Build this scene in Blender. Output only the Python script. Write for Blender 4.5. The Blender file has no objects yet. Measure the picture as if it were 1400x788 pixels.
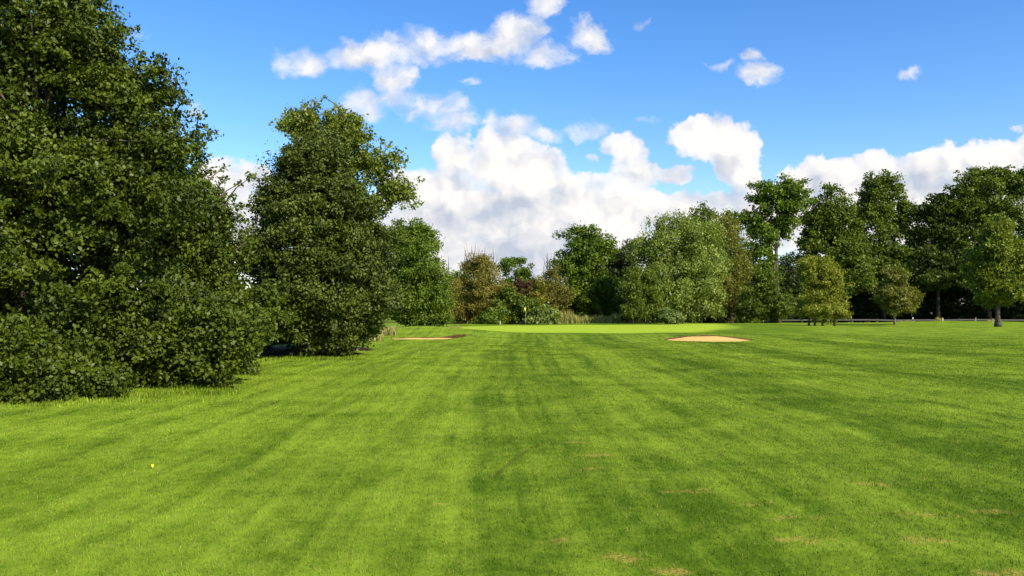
import bpy, math
import numpy as np
from mathutils import Vector, Euler

# ------------------------------------------------------------------ camera, sun, sky
scene = bpy.context.scene
R = math.radians
F = 1099.0            # focal length in pixels of the 1400 px wide photograph
EYE = 1.65
PITCH = math.atan(36.0 / F)
cam_data = bpy.data.cameras.new("camera")
cam_data.sensor_width = 36.0
cam_data.lens = 36.0 * F / 1400.0
cam_data.clip_end = 6000.0
cam = bpy.data.objects.new("camera", cam_data)
scene.collection.objects.link(cam)
cam.location = (0, 0, EYE)
cam.rotation_euler = (R(90) + PITCH, 0, 0)
scene.camera = cam

SUN_EL, SUN_AZ = R(37), R(137)      # azimuth from +Y (view direction) towards +X
sun_vec = Vector((math.sin(SUN_AZ) * math.cos(SUN_EL), math.cos(SUN_AZ) * math.cos(SUN_EL), math.sin(SUN_EL)))
sl = bpy.data.lights.new("sun", 'SUN')
sl.energy = 5.0
sl.angle = R(0.53)
sl.color = (1.0, 0.92, 0.76)
sun = bpy.data.objects.new("sun", sl)
scene.collection.objects.link(sun)
sun.rotation_euler = sun_vec.to_track_quat('Z', 'Y').to_euler()
sun.location = (60, -40, 60)

scene.view_settings.view_transform = 'Standard'
scene.view_settings.look = 'None'
scene.view_settings.gamma = 1.0
scene.view_settings.exposure = 0.85
SKY_STRENGTH = 0.10
scene.render.engine = 'CYCLES'
scene.cycles.max_bounces = 6
scene.cycles.diffuse_bounces = 2
scene.cycles.glossy_bounces = 2
scene.cycles.transmission_bounces = 4
scene.cycles.sample_clamp_indirect = 6.0


def px_dir(px, py):
    a, b = (px - 700.0) / F, (394.0 - py) / F
    Y = math.cos(PITCH) - b * math.sin(PITCH)
    Z = math.sin(PITCH) + b * math.cos(PITCH)
    return a / Y, Z / Y               # slope per metre of distance


def at(px, py, D):
    u, v = px_dir(px, py)
    return u * D, D, EYE + v * D


class NB:
    """small helper that writes node graphs"""
    def __init__(self, nt):
        self.nt = nt

    def node(self, typ, **kw):
        n = self.nt.nodes.new(typ)
        for k, v in kw.items():
            setattr(n, k, v)
        return n

    def put(self, sock, v):
        if v is None:
            return
        if isinstance(v, bpy.types.NodeSocket):
            self.nt.links.new(v, sock)
        else:
            sock.default_value = v

    def math(self, op, a, b=None, c=None, clamp=False):
        n = self.node('ShaderNodeMath', operation=op)
        n.use_clamp = clamp
        for i, v in enumerate((a, b, c)):
            self.put(n.inputs[i], v)
        return n.outputs[0]

    def vmath(self, op, a, b=None, c=None):
        n = self.node('ShaderNodeVectorMath', operation=op)
        for i, v in enumerate((a, b, c)):
            if v is not None:
                self.put(n.inputs[i], v)
        return n.outputs['Value'] if op in ('LENGTH', 'DOT_PRODUCT', 'DISTANCE') else n.outputs['Vector']

    def noise(self, vec, scale, detail=4.0, rough=0.55, dist=0.0, out=0):
        n = self.node('ShaderNodeTexNoise')
        self.put(n.inputs['Vector'], vec)
        n.inputs['Scale'].default_value = scale
        n.inputs['Detail'].default_value = detail
        n.inputs['Roughness'].default_value = rough
        n.inputs['Distortion'].default_value = dist
        return n.outputs[out]

    def maprange(self, v, a, b, c=0.0, d=1.0, smooth=True):
        n = self.node('ShaderNodeMapRange')
        n.interpolation_type = 'SMOOTHSTEP' if smooth else 'LINEAR'
        for s, x in zip(('Value', 'From Min', 'From Max', 'To Min', 'To Max'), (v, a, b, c, d)):
            self.put(n.inputs[s], x)
        return n.outputs[0]

    def mix(self, f, a, b, blend='MIX'):
        n = self.node('ShaderNodeMix', data_type='RGBA', blend_type=blend)
        self.put(n.inputs[0], f)
        self.put(n.inputs[6], a if isinstance(a, bpy.types.NodeSocket) else (*a, 1))
        self.put(n.inputs[7], b if isinstance(b, bpy.types.NodeSocket) else (*b, 1))
        return n.outputs[2]

    def ramp(self, f, stops, interp='LINEAR'):
        n = self.node('ShaderNodeValToRGB')
        n.color_ramp.interpolation = interp
        e = n.color_ramp.elements
        while len(e) > 1:
            e.remove(e[-1])
        e[0].position, e[0].color = stops[0][0], (*([stops[0][1]] * 3), 1)
        for p, c in stops[1:]:
            q = e.new(p)
            q.color = (c, c, c, 1)
        self.put(n.inputs[0], f)
        return n.outputs[0]

    def xyz(self, v):
        n = self.node('ShaderNodeSeparateXYZ')
        self.put(n.inputs[0], v)
        return n.outputs

    def comb(self, x, y, z=0.0):
        n = self.node('ShaderNodeCombineXYZ')
        for i, v in enumerate((x, y, z)):
            self.put(n.inputs[i], v)
        return n.outputs[0]


def build_world():
    w = bpy.data.worlds.new("World")
    scene.world = w
    w.use_nodes = True
    nt = w.node_tree
    nt.nodes.clear()
    g = NB(nt)
    sky = g.node('ShaderNodeTexSky', sky_type='NISHITA')
    sky.sun_disc = False
    sky.sun_elevation = SUN_EL
    sky.sun_rotation = SUN_AZ
    sky.altitude = 100
    sky.air_density = 1.0
    sky.dust_density = 0.4
    sky.ozone_density = 2.2
    hs = g.node('ShaderNodeHueSaturation')
    hs.inputs['Saturation'].default_value = 1.34
    hs.inputs['Hue'].default_value = 0.509
    hs.inputs['Value'].default_value = 1.24
    nt.links.new(sky.outputs[0], hs.inputs['Color'])
    d = g.node('ShaderNodeTexCoord').outputs['Generated']
    X, Y, Z = g.xyz(d)
    Ys = g.math('MAXIMUM', Y, 0.08)
    u = g.math('DIVIDE', X, Ys)
    v = g.math('DIVIDE', Z, Ys)
    p0 = g.comb(u, v, 0.0)
    # billowing outlines: warp the direction by fractal noise at two sizes
    w1 = g.noise(p0, 9.0, 3.0, 0.5, out=1)
    w2 = g.noise(p0, 30.0, 7.0, 0.62, out=1)
    p = g.vmath('MULTIPLY_ADD', g.vmath('SUBTRACT', w1, (0.5, 0.5, 0.5)), (0.055, 0.045, 0), p0)
    p = g.vmath('MULTIPLY_ADD', g.vmath('SUBTRACT', w2, (0.5, 0.5, 0.5)), (0.042, 0.036, 0), p)
    # (px, py, half width, half height, weight) of each cloud lump as seen in the sky
    lumps = [
        (405, 80, 42, 26, .8), (500, 70, 72, 30, .85), (570, 62, 75, 33, .9), (640, 57, 75, 28, .95), (700, 52, 62, 36, .95),
        (745, 72, 45, 22, .8), (810, 48, 50, 26, .95), (745, 12, 26, 20, .55), (882, 28, 14, 14, .7), (197, 44, 19, 12, .6),
        (265, 146, 26, 18, .6), (500, 142, 44, 30, .9), (542, 120, 36, 42, 1.), (590, 146, 58, 28, .9), (612, 172, 44, 22, .85),
        (648, 118, 16, 12, .7), (690, 174, 52, 22, .85), (742, 184, 34, 14, .6), (810, 176, 50, 20, .72), (885, 158, 30, 10, .4),
        (805, 215, 20, 14, .7), (618, 218, 42, 40, 1.), (684, 225, 64, 54, 1.15), (722, 252, 80, 62, 1.15), (596, 268, 80, 52, 1.1),
        (555, 262, 56, 40, 1.), (850, 206, 44, 36, 1.), (866, 236, 62, 28, .95), (922, 236, 44, 18, .75), (780, 262, 110, 40, 1.),
        (650, 305, 170, 70, 1.3), (790, 300, 200, 55, 1.3), (900, 290, 180, 38, 1.2), (740, 345, 240, 60, 1.4), (985, 278, 70, 22, .9),
        (962, 180, 54, 34, 1.), (988, 195, 52, 38, 1.05), (1005, 216, 34, 44, 1.), (1020, 246, 22, 36, .9),
        (1036, 100, 36, 22, .85), (1023, 75, 22, 13, .7), (985, 90, 20, 8, .45), (1248, 100, 22, 9, .42), (1395, 168, 16, 10, .5),
        (1105, 250, 52, 34, 1.1), (1160, 246, 60, 34, 1.1), (1215, 232, 72, 36, 1.1), (1265, 230, 72, 36, 1.1), (1325, 226, 84, 40, 1.1),
        (1378, 216, 56, 38, 1.1), (1440, 225, 90, 60, 1.2), (1260, 290, 280, 70, 1.5), (1080, 300, 90, 60, 1.2),
        (298, 236, 48, 30, 1.), (335, 248, 50, 34, 1.), (325, 310, 70, 70, 1.2),
        (150, 250, 120, 40, 1.0), (1620, 260, 220, 70, 1.2), (-260, 220, 240, 60, 1.0), (1900, 120, 160, 40, .9), (-150, 40, 120, 30, .8),
    ]
    def field(items, k):
        acc = None
        for (cx, cy, rx, ry, wt) in items:
            a, b = px_dir(cx, cy)
            sx, sy = F / rx, F / ry
            q = g.vmath('MULTIPLY_ADD', p, (sx, sy, 0), (-a * sx, -b * sy, 0))
            l = g.vmath('DOT_PRODUCT', q, q)
            t = g.math('MULTIPLY_ADD', l, -wt, wt)
            acc = t if acc is None else g.math('SMOOTH_MAX', acc, t, k)
        return acc

    def billow(vec):
        n = g.node('ShaderNodeTexVoronoi', feature='SMOOTH_F1')
        n.inputs['Scale'].default_value = 15.0
        n.inputs['Detail'].default_value = 2.0
        n.inputs['Roughness'].default_value = 0.55
        n.inputs['Lacunarity'].default_value = 2.4
        n.inputs['Smoothness'].default_value = 0.35
        g.put(n.inputs['Vector'], vec)
        return g.math('SUBTRACT', 0.80, n.outputs['Distance'])
    thin = [l for l in lumps if l[1] < 200 and not (l[0] > 940 and l[1] > 150)]
    thick = [l for l in lumps if l not in thin]
    pw = g.vmath('MULTIPLY_ADD', g.vmath('SUBTRACT', w2, (0.5, 0.5, 0.5)), (0.030, 0.030, 0), p0)
    bl = billow(pw)
    bl2 = billow(g.vmath('ADD', pw, (0.010, 0.018, 0.0)))
    ragged = g.noise(p0, 22.0, 8.0, 0.66, 0.3)
    wisp = g.noise(g.vmath('MULTIPLY', p, (1.0, 1.7, 1.0)), 12.0, 9.0, 0.68, 0.6)
    fb = g.noise(p0, 8.0, 8.0, 0.56, 0.1)
    fb2 = g.noise(g.vmath('ADD', p0, (0.014, 0.026, 0.0)), 8.0, 6.0, 0.52, 0.1)
    dens = g.math('ADD', field(thick, 0.12), g.math('MULTIPLY_ADD', fb, 0.8, -0.44))
    dens = g.math('ADD', dens, g.math('MULTIPLY', bl, 0.5))
    dens = g.math('ADD', dens, g.math('MULTIPLY_ADD', ragged, 1.0, -0.47))
    alpha = g.math('MULTIPLY', g.maprange(dens, 0.08, 0.38), g.maprange(dens, 0.0, 0.9, 0.75, 1.0))
    # thinner fair-weather clouds higher up: feathered, partly see-through
    dens2 = g.math('ADD', field(thin, 0.08), g.math('MULTIPLY_ADD', wisp, 2.1, -1.05))
    dens2 = g.math('ADD', dens2, g.math('MULTIPLY_ADD', bl, 0.6, 0.02))
    alpha2 = g.math('MULTIPLY', g.maprange(dens2, -0.05, 0.95), 0.93)
    lowhaze = g.math('MULTIPLY', g.maprange(v, 0.0, 0.22, 0.30, 0.0), 1.0)
    alpha = g.math('MAXIMUM', g.math('MAXIMUM', alpha, alpha2), lowhaze)
    alpha = g.math('MULTIPLY', alpha, g.maprange(Y, 0.1, 0.25))
    # sunlit crests of the cumulus
    crests = field([(684, 214, 40, 30, 1.), (722, 232, 40, 26, .7), (614, 212, 26, 22, .9), (850, 200, 34, 20, 1.), (985, 182, 44, 34, 1.), (1022, 238, 20, 26, 1.),
                    (820, 300, 120, 26, .7), (905, 285, 90, 20, .6), (655, 318, 50, 12, .6), (1105, 236, 40, 18, .9), (1160, 236, 50, 18, .9), (1225, 216, 70, 22, 1.),
                    (1330, 208, 80, 22, 1.), (1390, 200, 50, 24, 1.), (1290, 290, 60, 18, .5), (500, 66, 60, 14, .35), (650, 45, 60, 14, .4), (545, 112, 26, 24, .6), (810, 42, 34, 14, .4)], 0.1)
    crests = g.math('MAXIMUM', crests, 0.0)
    # grey bellies of the thick clouds
    shades = [(700, 350, 210, 36, .9), (610, 305, 75, 42, .6), (690, 292, 90, 30, .5), (770, 268, 60, 34, .4), (560, 300, 70, 30, .5),
              (1262, 262, 80, 26, .75), (1330, 262, 60, 22, .5), (880, 244, 60, 16, .35), (610, 180, 40, 12, .35), (575, 160, 50, 12, .3),
              (520, 92, 90, 12, .3), (690, 185, 45, 12, .3), (990, 225, 30, 20, .3), (1120, 285, 60, 20, .3), (650, 72, 80, 12, .25),
              (330, 300, 60, 40, .3)]
    sh = field(shades, 0.1)
    sh = g.math('MAXIMUM', sh, 0.0)
    relief = g.math('ADD', g.math('MULTIPLY', g.math('SUBTRACT', fb, fb2), 1.2), g.math('MULTIPLY', g.math('SUBTRACT', bl, bl2), 1.15))
    lit = g.math('SUBTRACT', g.math('ADD', relief, g.math('MULTIPLY_ADD', crests, 0.38, 0.74)), g.math('MULTIPLY', sh, 0.62))
    lit = g.maprange(lit, 0.0, 1.0, 0.0, 1.0, smooth=False)
    k = 1.0 / SKY_STRENGTH / (2 ** scene.view_settings.exposure)
    ccol = g.mix(lit, (0.57 * k, 0.625 * k, 0.74 * k), (1.06 * k, 1.02 * k, 0.98 * k))
    col = g.mix(alpha, hs.outputs[0], ccol)
    bg = g.node('ShaderNodeBackground')
    bg.inputs['Strength'].default_value = SKY_STRENGTH
    nt.links.new(col, bg.inputs['Color'])
    out = g.node('ShaderNodeOutputWorld')
    nt.links.new(bg.outputs[0], out.inputs['Surface'])
    w.cycles.sampling_method = 'MANUAL'
    w.cycles.sample_map_resolution = 512


build_world()

# ------------------------------------------------------------------ helpers
COL = scene.collection


def mesh_from(name, verts, faces, mat=None, parent=None, smooth=False, tint=None):
    """verts (n,3) array, faces list of tuples or an (m,k) array; ONE mesh object"""
    me = bpy.data.meshes.new(name)
    verts = np.asarray(verts, dtype=np.float32)
    if isinstance(faces, np.ndarray):
        m, k = faces.shape
        me.vertices.add(len(verts))
        me.vertices.foreach_set('co', verts.ravel())
        me.loops.add(m * k)
        me.loops.foreach_set('vertex_index', faces.astype(np.int32).ravel())
        me.polygons.add(m)
        me.polygons.foreach_set('loop_start', np.arange(0, m * k, k, dtype=np.int32))
        me.update(calc_edges=True)
    else:
        me.from_pydata([tuple(map(float, v)) for v in verts], [], faces)
        me.update()
    if smooth:
        me.polygons.foreach_set('use_smooth', np.ones(len(me.polygons), dtype=bool))
    if tint is not None:
        a = me.attributes.new('tint', 'FLOAT', 'FACE')
        a.data.foreach_set('value', np.asarray(tint, dtype=np.float32))
    o = bpy.data.objects.new(name, me)
    COL.objects.link(o)
    if mat:
        me.materials.append(mat)
    if parent:
        o.parent = parent
    return o


def tag(o, label=None, cat=None, group=None, kind=None):
    if label:
        o['label'] = label
    if cat:
        o['category'] = cat
    if group:
        o['group'] = group
    if kind:
        o['kind'] = kind
    return o


def empty(name, loc, label, cat, group=None):
    o = bpy.data.objects.new(name, None)
    COL.objects.link(o)
    o.location = loc
    o.empty_display_size = 0.3
    return tag(o, label, cat, group)


class Geo:
    """collects tubes and boxes for one mesh"""
    def __init__(self):
        self.v, self.f = [], []

    def tube(self, pts, radii, sides=8, cap=True):
        pts = [Vector(p) for p in pts]
        base = len(self.v)
        n = len(pts)
        for i, p in enumerate(pts):
            d = (pts[min(i + 1, n - 1)] - pts[max(i - 1, 0)]).normalized()
            a = d.cross(Vector((0.31, 0.95, 0.05)))
            if a.length < 1e-3:
                a = d.cross(Vector((1, 0, 0)))
            a.normalize()
            b = d.cross(a)
            for s in range(sides):
                t = 2 * math.pi * s / sides
                self.v.append(p + (a * math.cos(t) + b * math.sin(t)) * radii[i])
        for i in range(n - 1):
            for s in range(sides):
                s2 = (s + 1) % sides
                self.f.append((base + i * sides + s, base + i * sides + s2, base + (i + 1) * sides + s2, base + (i + 1) * sides + s))
        if cap:
            self.f.append(tuple(base + s for s in range(sides))[::-1])
            self.f.append(tuple(base + (n - 1) * sides + s for s in range(sides)))

    def box(self, c, h, taper=1.0):
        b = len(self.v)
        for dz in (-1, 1):
            k = taper if dz > 0 else 1.0
            for dx, dy in ((-1, -1), (1, -1), (1, 1), (-1, 1)):
                self.v.append(Vector((c[0] + dx * h[0] * k, c[1] + dy * h[1] * k, c[2] + dz * h[2])))
        self.f += [(b, b + 3, b + 2, b + 1), (b + 4, b + 5, b + 6, b + 7)]
        for i in range(4):
            j = (i + 1) % 4
            self.f.append((b + i, b + j, b + 4 + j, b + 4 + i))

    def build(self, name, mat, parent=None, smooth=False):
        return mesh_from(name, [tuple(v) for v in self.v], self.f, mat, parent, smooth)


def simple_mat(name, col, rough=0.7, noise_amt=0.25, scale=6.0, spec=0.3, bump=0.0):
    m = bpy.data.materials.new(name)
    m.use_nodes = True
    g = NB(m.node_tree)
    bs = m.node_tree.nodes['Principled BSDF']
    pos = g.node('ShaderNodeNewGeometry').outputs['Position']
    n = g.noise(pos, scale, 5.0, 0.6)
    lo = tuple(c * (1 - noise_amt) for c in col)
    hi = tuple(min(1, c * (1 + noise_amt)) for c in col)
    c = g.mix(g.maprange(n, 0.3, 0.7), lo, hi)
    m.node_tree.links.new(c, bs.inputs['Base Color'])
    bs.inputs['Roughness'].default_value = rough
    bs.inputs['Specular IOR Level'].default_value = spec
    if bump:
        b = g.node('ShaderNodeBump')
        b.inputs['Strength'].default_value = bump
        b.inputs['Distance'].default_value = 0.05
        g.put(b.inputs['Height'], n)
        m.node_tree.links.new(b.outputs[0], bs.inputs['Normal'])
    return m


def leaf_mat(name, dark, light, accent=None, accent_amt=0.0, transl=0.30, rough=0.55, spec=0.25, nscale=0.7):
    """foliage: each leaf has its own tint; a slow noise shifts the hue from branch to branch"""
    m = bpy.data.materials.new(name)
    m.use_nodes = True
    nt = m.node_tree
    g = NB(nt)
    bs = nt.nodes['Principled BSDF']
    out = nt.nodes['Material Output']
    at_ = g.node('ShaderNodeAttribute', attribute_name='tint')
    t = at_.outputs['Fac']
    pos = g.node('ShaderNodeNewGeometry').outputs['Position']
    n = g.noise(pos, nscale, 3.0, 0.5)
    f = g.math('ADD', t, g.math('MULTIPLY_ADD', n, 0.8, -0.4), clamp=True)
    c = g.mix(f, dark, light)
    if accent:
        hot = g.maprange(t, 1.0 - accent_amt, 1.0 - accent_amt + 0.06)
        c = g.mix(hot, c, accent)
    nt.links.new(c, bs.inputs['Base Color'])
    bs.inputs['Roughness'].default_value = rough
    bs.inputs['Specular IOR Level'].default_value = spec
    tr = g.node('ShaderNodeBsdfTranslucent')
    tc = g.mix(1.0, c, (1.25, 1.35, 0.55), 'MULTIPLY')
    nt.links.new(tc, tr.inputs['Color'])
    mx = g.node('ShaderNodeMixShader')
    mx.inputs[0].default_value = transl
    nt.links.new(bs.outputs[0], mx.inputs[1])
    nt.links.new(tr.outputs[0], mx.inputs[2])
    nt.links.new(mx.outputs[0], out.inputs['Surface'])
    return m


# ------------------------------------------------------------------ terrain
BUNKERS = [  # centre x, centre y, half width, half depth, base z, rise of the sand face, back lip, end lip on the right
    dict(cx=-5.65, cy=52.4, rx=2.25, ry=1.35, z0=0.05, rise=0.03, lip=0.03, rlip=0.27),
    dict(cx=12.35, cy=50.2, rx=2.55, ry=1.7, z0=0.00, rise=0.25, lip=0.06, rlip=0.03),
]


def sstep(a, b, x):
    t = np.clip((x - a) / (b - a), 0, 1)
    return t * t * (3 - 2 * t)


def gau(x, y, cx, cy, sx, sy):
    return np.exp(-((x - cx) / sx) ** 2 - ((y - cy) / sy) ** 2)


def sand_z(b, u, v):
    vv = np.clip((v + 1) / 2, 0, 1)
    return b['z0'] + b['rise'] * vv ** 1.2 * np.clip(1 - 0.85 * u * u, 0, 1)


def rim_z(b, u, v):
    up = np.clip(v + 0.25, 0, 1)
    return sand_z(b, u, v) + 0.012 + b['lip'] * up + b['rlip'] * np.clip((u - 0.35) / 0.5, 0, 1) * np.clip(v + 0.7, 0, 1)


def bunker_r(b, x, y):
    u, v = (x - b['cx']) / b['rx'], (y - b['cy']) / b['ry']
    th = np.arctan2(v, u)
    wob = 1 + 0.06 * np.sin(3 * th + b['cx']) + 0.04 * np.sin(5 * th + 1.3)
    return np.sqrt(u * u + v * v) / wob, u, v


def ground_base(x, y):
    h = 0.42 * sstep(62, 112, y) - 0.38 * sstep(116, 127, y) * sstep(22, 40, x)
    h = h + 0.72 * gau(x, y, -7.0, 64, 5.5, 7) + 0.25 * gau(x, y, 13, 58, 7, 5)
    h = h + 0.40 * gau(x, y, 24, 86, 9, 10) + 0.30 * gau(x, y, 61, 113, 9, 6) + 0.22 * gau(x, y, 75, 104, 14, 8)
    h = h + 0.22 * gau(x, y, 51, 83, 11, 6)
    h = h - 0.26 * gau(x, y, 58, 93, 14, 1.8)
    near = sstep(60, 30, y)
    h = h + near * (0.012 * np.sin(x * 2.3 + 1.7 * np.sin(y * 0.9)) * np.sin(y * 1.9 + 1.3 * np.sin(x * 1.1)) + 0.02 * np.sin(y * 0.83 + 0.35 * x + np.sin(x * 0.4)))
    h = h + 0.035 * np.sin(x * 0.31 + 1.0) * np.sin(y * 0.23) + 0.02 * np.sin(x * 0.77 + y * 0.41) * sstep(8, 20, y)
    h = h + 0.15 * sstep(-9, -16, x) * sstep(20, 45, y)
    return h


def ground(x, y):
    x = np.asarray(x, float)
    y = np.asarray(y, float)
    h = ground_base(x, y)
    for b in BUNKERS:
        r, u, v = bunker_r(b, x, y)
        rr = np.maximum(r, 1e-3)
        ue, ve = u / rr, v / rr                     # nearest point on the rim
        rim = rim_z(b, ue, ve)
        k = np.exp(-np.maximum(r - 1.07, 0) * 2.2)
        h = np.where(r > 1.05, h * (1 - k) + np.maximum(rim, 0 * h) * k, sand_z(b, u, v) - 0.22)
    return h


def gz(x, y):
    return float(ground(np.array([x]), np.array([y]))[0])


def grade(core, lo, hi, growth=1.13):
    out = list(core)
    s = core[-1] - core[-2]
    while out[-1] < hi:
        s *= growth
        out.append(out[-1] + s)
    s = core[1] - core[0]
    while out[0] > lo:
        s *= growth
        out.insert(0, out[0] - s)
    return np.array(out)


def turf_colour(g):
    """turf colour from the place on the ground: mowing stripes, patches, bare spots, putting green and its rough"""
    pos = g.node('ShaderNodeNewGeometry').outputs['Position']
    X, Y, Z = g.xyz(pos)
    p = g.comb(X, Y, 0.0)
    n_big = g.noise(p, 0.11, 3.0, 0.5)
    n_mid = g.noise(p, 0.55, 5.0, 0.6)
    n_fin = g.noise(p, 4.5, 5.0, 0.68)
    n_fin0 = n_fin
    n_grit = g.noise(p, 38.0, 3.0, 0.7)
    xw0 = g.math('ADD', X, g.math('MULTIPLY', g.math('SINE', g.math('MULTIPLY', Y, 0.06)), 0.5))
    xw0 = g.math('ADD', xw0, g.math('MULTIPLY_ADD', n_big, 1.0, -0.5))
    streak = g.noise(g.comb(g.math('MULTIPLY', xw0, 2.4), g.math('MULTIPLY', Y, 0.05), 0.0), 1.0, 5.0, 0.65)
    # mowing passes run away from the camera and wander a little
    xw = g.math('ADD', X, g.math('MULTIPLY_ADD', n_big, 2.4, -1.2))
    xw = g.math('ADD', xw, g.math('MULTIPLY_ADD', n_mid, 0.8, -0.4))
    xw = g.math('ADD', xw, g.math('MULTIPLY', g.math('SINE', g.math('MULTIPLY', Y, 0.06)), 0.5))
    xr = g.maprange(xw, -20.0, 30.0, 0.0, 1.0, smooth=False)
    P = lambda m: (m + 20.0) / 50.0
    st = g.ramp(xr, [(0, .55), (P(-13), .62), (P(-10.5), .42), (P(-9), .72), (P(-6.2), .60), (P(-5), .72), (P(-2.6), .56), (P(-2.2), .70), (P(-0.5), .66), (P(0.1), .34), (P(0.8), .42), (P(1.1), .30),
                     (P(1.9), .34), (P(2.5), .62), (P(3.3), .56), (P(3.6), .66), (P(4.4), .62), (P(5.0), .30), (P(6.0), .24), (P(6.9), .30), (P(7.6), .66), (P(10.2), .62), (P(11.2), .24),
                     (P(12.6), .28), (P(13.6), .72), (P(17), .64), (P(18), .26), (P(20), .32), (P(21.2), .70), (P(25), .4), (1, .6)])
    st_k = g.maprange(Y, 7.0, 15.0, 0.35, 1.0)
    st = g.math('ADD', g.math('MULTIPLY', g.math('SUBTRACT', st, 0.52), st_k), 0.52)
    f = g.math('ADD', st, g.math('MULTIPLY_ADD', n_mid, 2.0, -1.0))
    f = g.math('ADD', f, g.math('MULTIPLY_ADD', n_fin, 1.7, -0.85))
    f = g.math('ADD', f, g.math('MULTIPLY_ADD', streak, 2.1, -1.05))
    f = g.math('ADD', f, g.math('MULTIPLY_ADD', n_grit, 0.9, -0.45))
    f = g.maprange(f, 0.0, 1.05, 0.0, 1.0, smooth=False)
    dark_oval = g.vmath('MULTIPLY_ADD', p, (1 / 6.5, 1 / 7.5, 0), (-4.6 / 6.5, -4.0 / 7.5, 0))  # broad oval of darker turf near the camera, right of centre
    f = g.math('SUBTRACT', f, g.math('MULTIPLY', g.maprange(g.vmath('DOT_PRODUCT', dark_oval, dark_oval), 0.0, 1.0, 1.0, 0.0), 0.24))
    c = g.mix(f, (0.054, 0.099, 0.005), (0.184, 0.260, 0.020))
    # worn straw-coloured spots
    spots = [(0.98, 9.2, .30, .13), (0.85, 8.35, .22, .09), (0.80, 10.2, .26, .09), (0.32, 5.85, .11, .09), (1.60, 7.35, .30, .11),
             (0.75, 5.45, .22, .14), (1.0, 5.2, .18, .12), (2.1, 5.8, .26, .12), (2.05, 6.9, .2, .10), (2.9, 5.75, .3, .13), (3.3, 6.5, .36, .12),
             (3.9, 6.6, .3, .11), (3.1, 5.1, .3, .14), (2.25, 6.4, .28, .10), (3.4, 7.6, .3, .1), (-0.6, 7.0, .12, .06)]
    s = None
    wp = g.vmath('MULTIPLY_ADD', g.vmath('SUBTRACT', g.noise(p, 5.0, 4.0, 0.65, out=1), (0.5, 0.5, 0.5)), (0.6, 0.34, 0), p)
    for (cx, cy, rx, ry) in spots:
        q = g.vmath('MULTIPLY_ADD', wp, (1 / rx, 1 / ry, 0), (-cx / rx, -cy / ry, 0))
        t = g.math('SUBTRACT', 1.0, g.vmath('DOT_PRODUCT', q, q))
        s = t if s is None else g.math('MAXIMUM', s, t)
    s = g.math('MULTIPLY', g.maprange(s, 0.0, 1.1), g.math('MULTIPLY', g.maprange(n_grit, 0.40, 0.58), g.maprange(n_fin, 0.36, 0.60)))
    c = g.mix(g.math('MULTIPLY', s, 0.8), c, (0.36, 0.23, 0.065))
    # dark tyre trace curving through the fairway
    dx = g.math('SUBTRACT', X, g.math('MULTIPLY_ADD', g.math('POWER', g.math('MAXIMUM', g.math('SUBTRACT', Y, 7.9), 0.0), 1.5), 0.16, -0.16))
    tr = g.math('MULTIPLY', g.maprange(g.math('ABSOLUTE', dx), 0.012, 0.045, 1.0, 0.0), g.maprange(Y, 7.8, 8.2))
    tr = g.math('MULTIPLY', tr, g.maprange(Y, 10.0, 11.0, 1.0, 0.0))
    c = g.mix(g.math('MULTIPLY', tr, 0.55), c, (0.06, 0.08, 0.008))
    # putting green: fine even turf, ringed by darker rough
    q = g.vmath('MULTIPLY_ADD', p, (1 / 15.2, 1 / 15.0, 0), (-7.6 / 15.2, -84.0 / 15.0, 0))
    r = g.vmath('LENGTH', q)
    r = g.math('ADD', r, g.math('MULTIPLY_ADD', n_big, 0.24, -0.12))
    rough = g.math('MULTIPLY', g.maprange(r, 0.98, 1.06), g.maprange(r, 1.22, 1.62, 1.0, 0.0))
    c = g.mix(g.math('MULTIPLY', rough, 0.8), c, g.mix(n_mid, (0.060, 0.105, 0.006), (0.10, 0.16, 0.009)))
    gst = g.math('SINE', g.math('MULTIPLY', g.math('ADD', X, g.math('MULTIPLY', Y, 0.55)), 3.4))
    n_fin = g.math('ADD', n_fin, g.math('MULTIPLY', gst, 0.10))
    gg = g.maprange(r, 0.86, 1.05, 1.0, 0.0)
    c = g.mix(gg, c, g.mix(n_fin, (0.235, 0.325, 0.020), (0.285, 0.375, 0.028)))
    # bare earth under the dense trees, its dark colour painted in as their shade
    shade_beds = [(-12.2, 21.0, 4.6, 4.6), (-13.8, 18.2, 5.4, 2.2), (-9.2, 34.0, 3.0, 2.2), (-9.5, 38.0, 3.2, 4.0), (-8.6, 73.5, 4.5, 4.0), (-4, 112, 16, 9), (8, 122, 14, 8), (26, 124, 18, 13), (48, 148, 70, 13)]
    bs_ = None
    for (cx, cy, rx, ry) in shade_beds:
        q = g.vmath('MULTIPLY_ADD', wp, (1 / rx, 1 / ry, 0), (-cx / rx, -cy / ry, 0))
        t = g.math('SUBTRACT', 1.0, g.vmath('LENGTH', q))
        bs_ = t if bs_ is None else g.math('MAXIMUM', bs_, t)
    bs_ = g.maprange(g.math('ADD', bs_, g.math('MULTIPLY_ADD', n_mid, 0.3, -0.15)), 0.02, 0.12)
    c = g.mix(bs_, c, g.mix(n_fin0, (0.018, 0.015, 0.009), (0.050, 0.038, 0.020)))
    return c, n_fin0, n_grit


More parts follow.
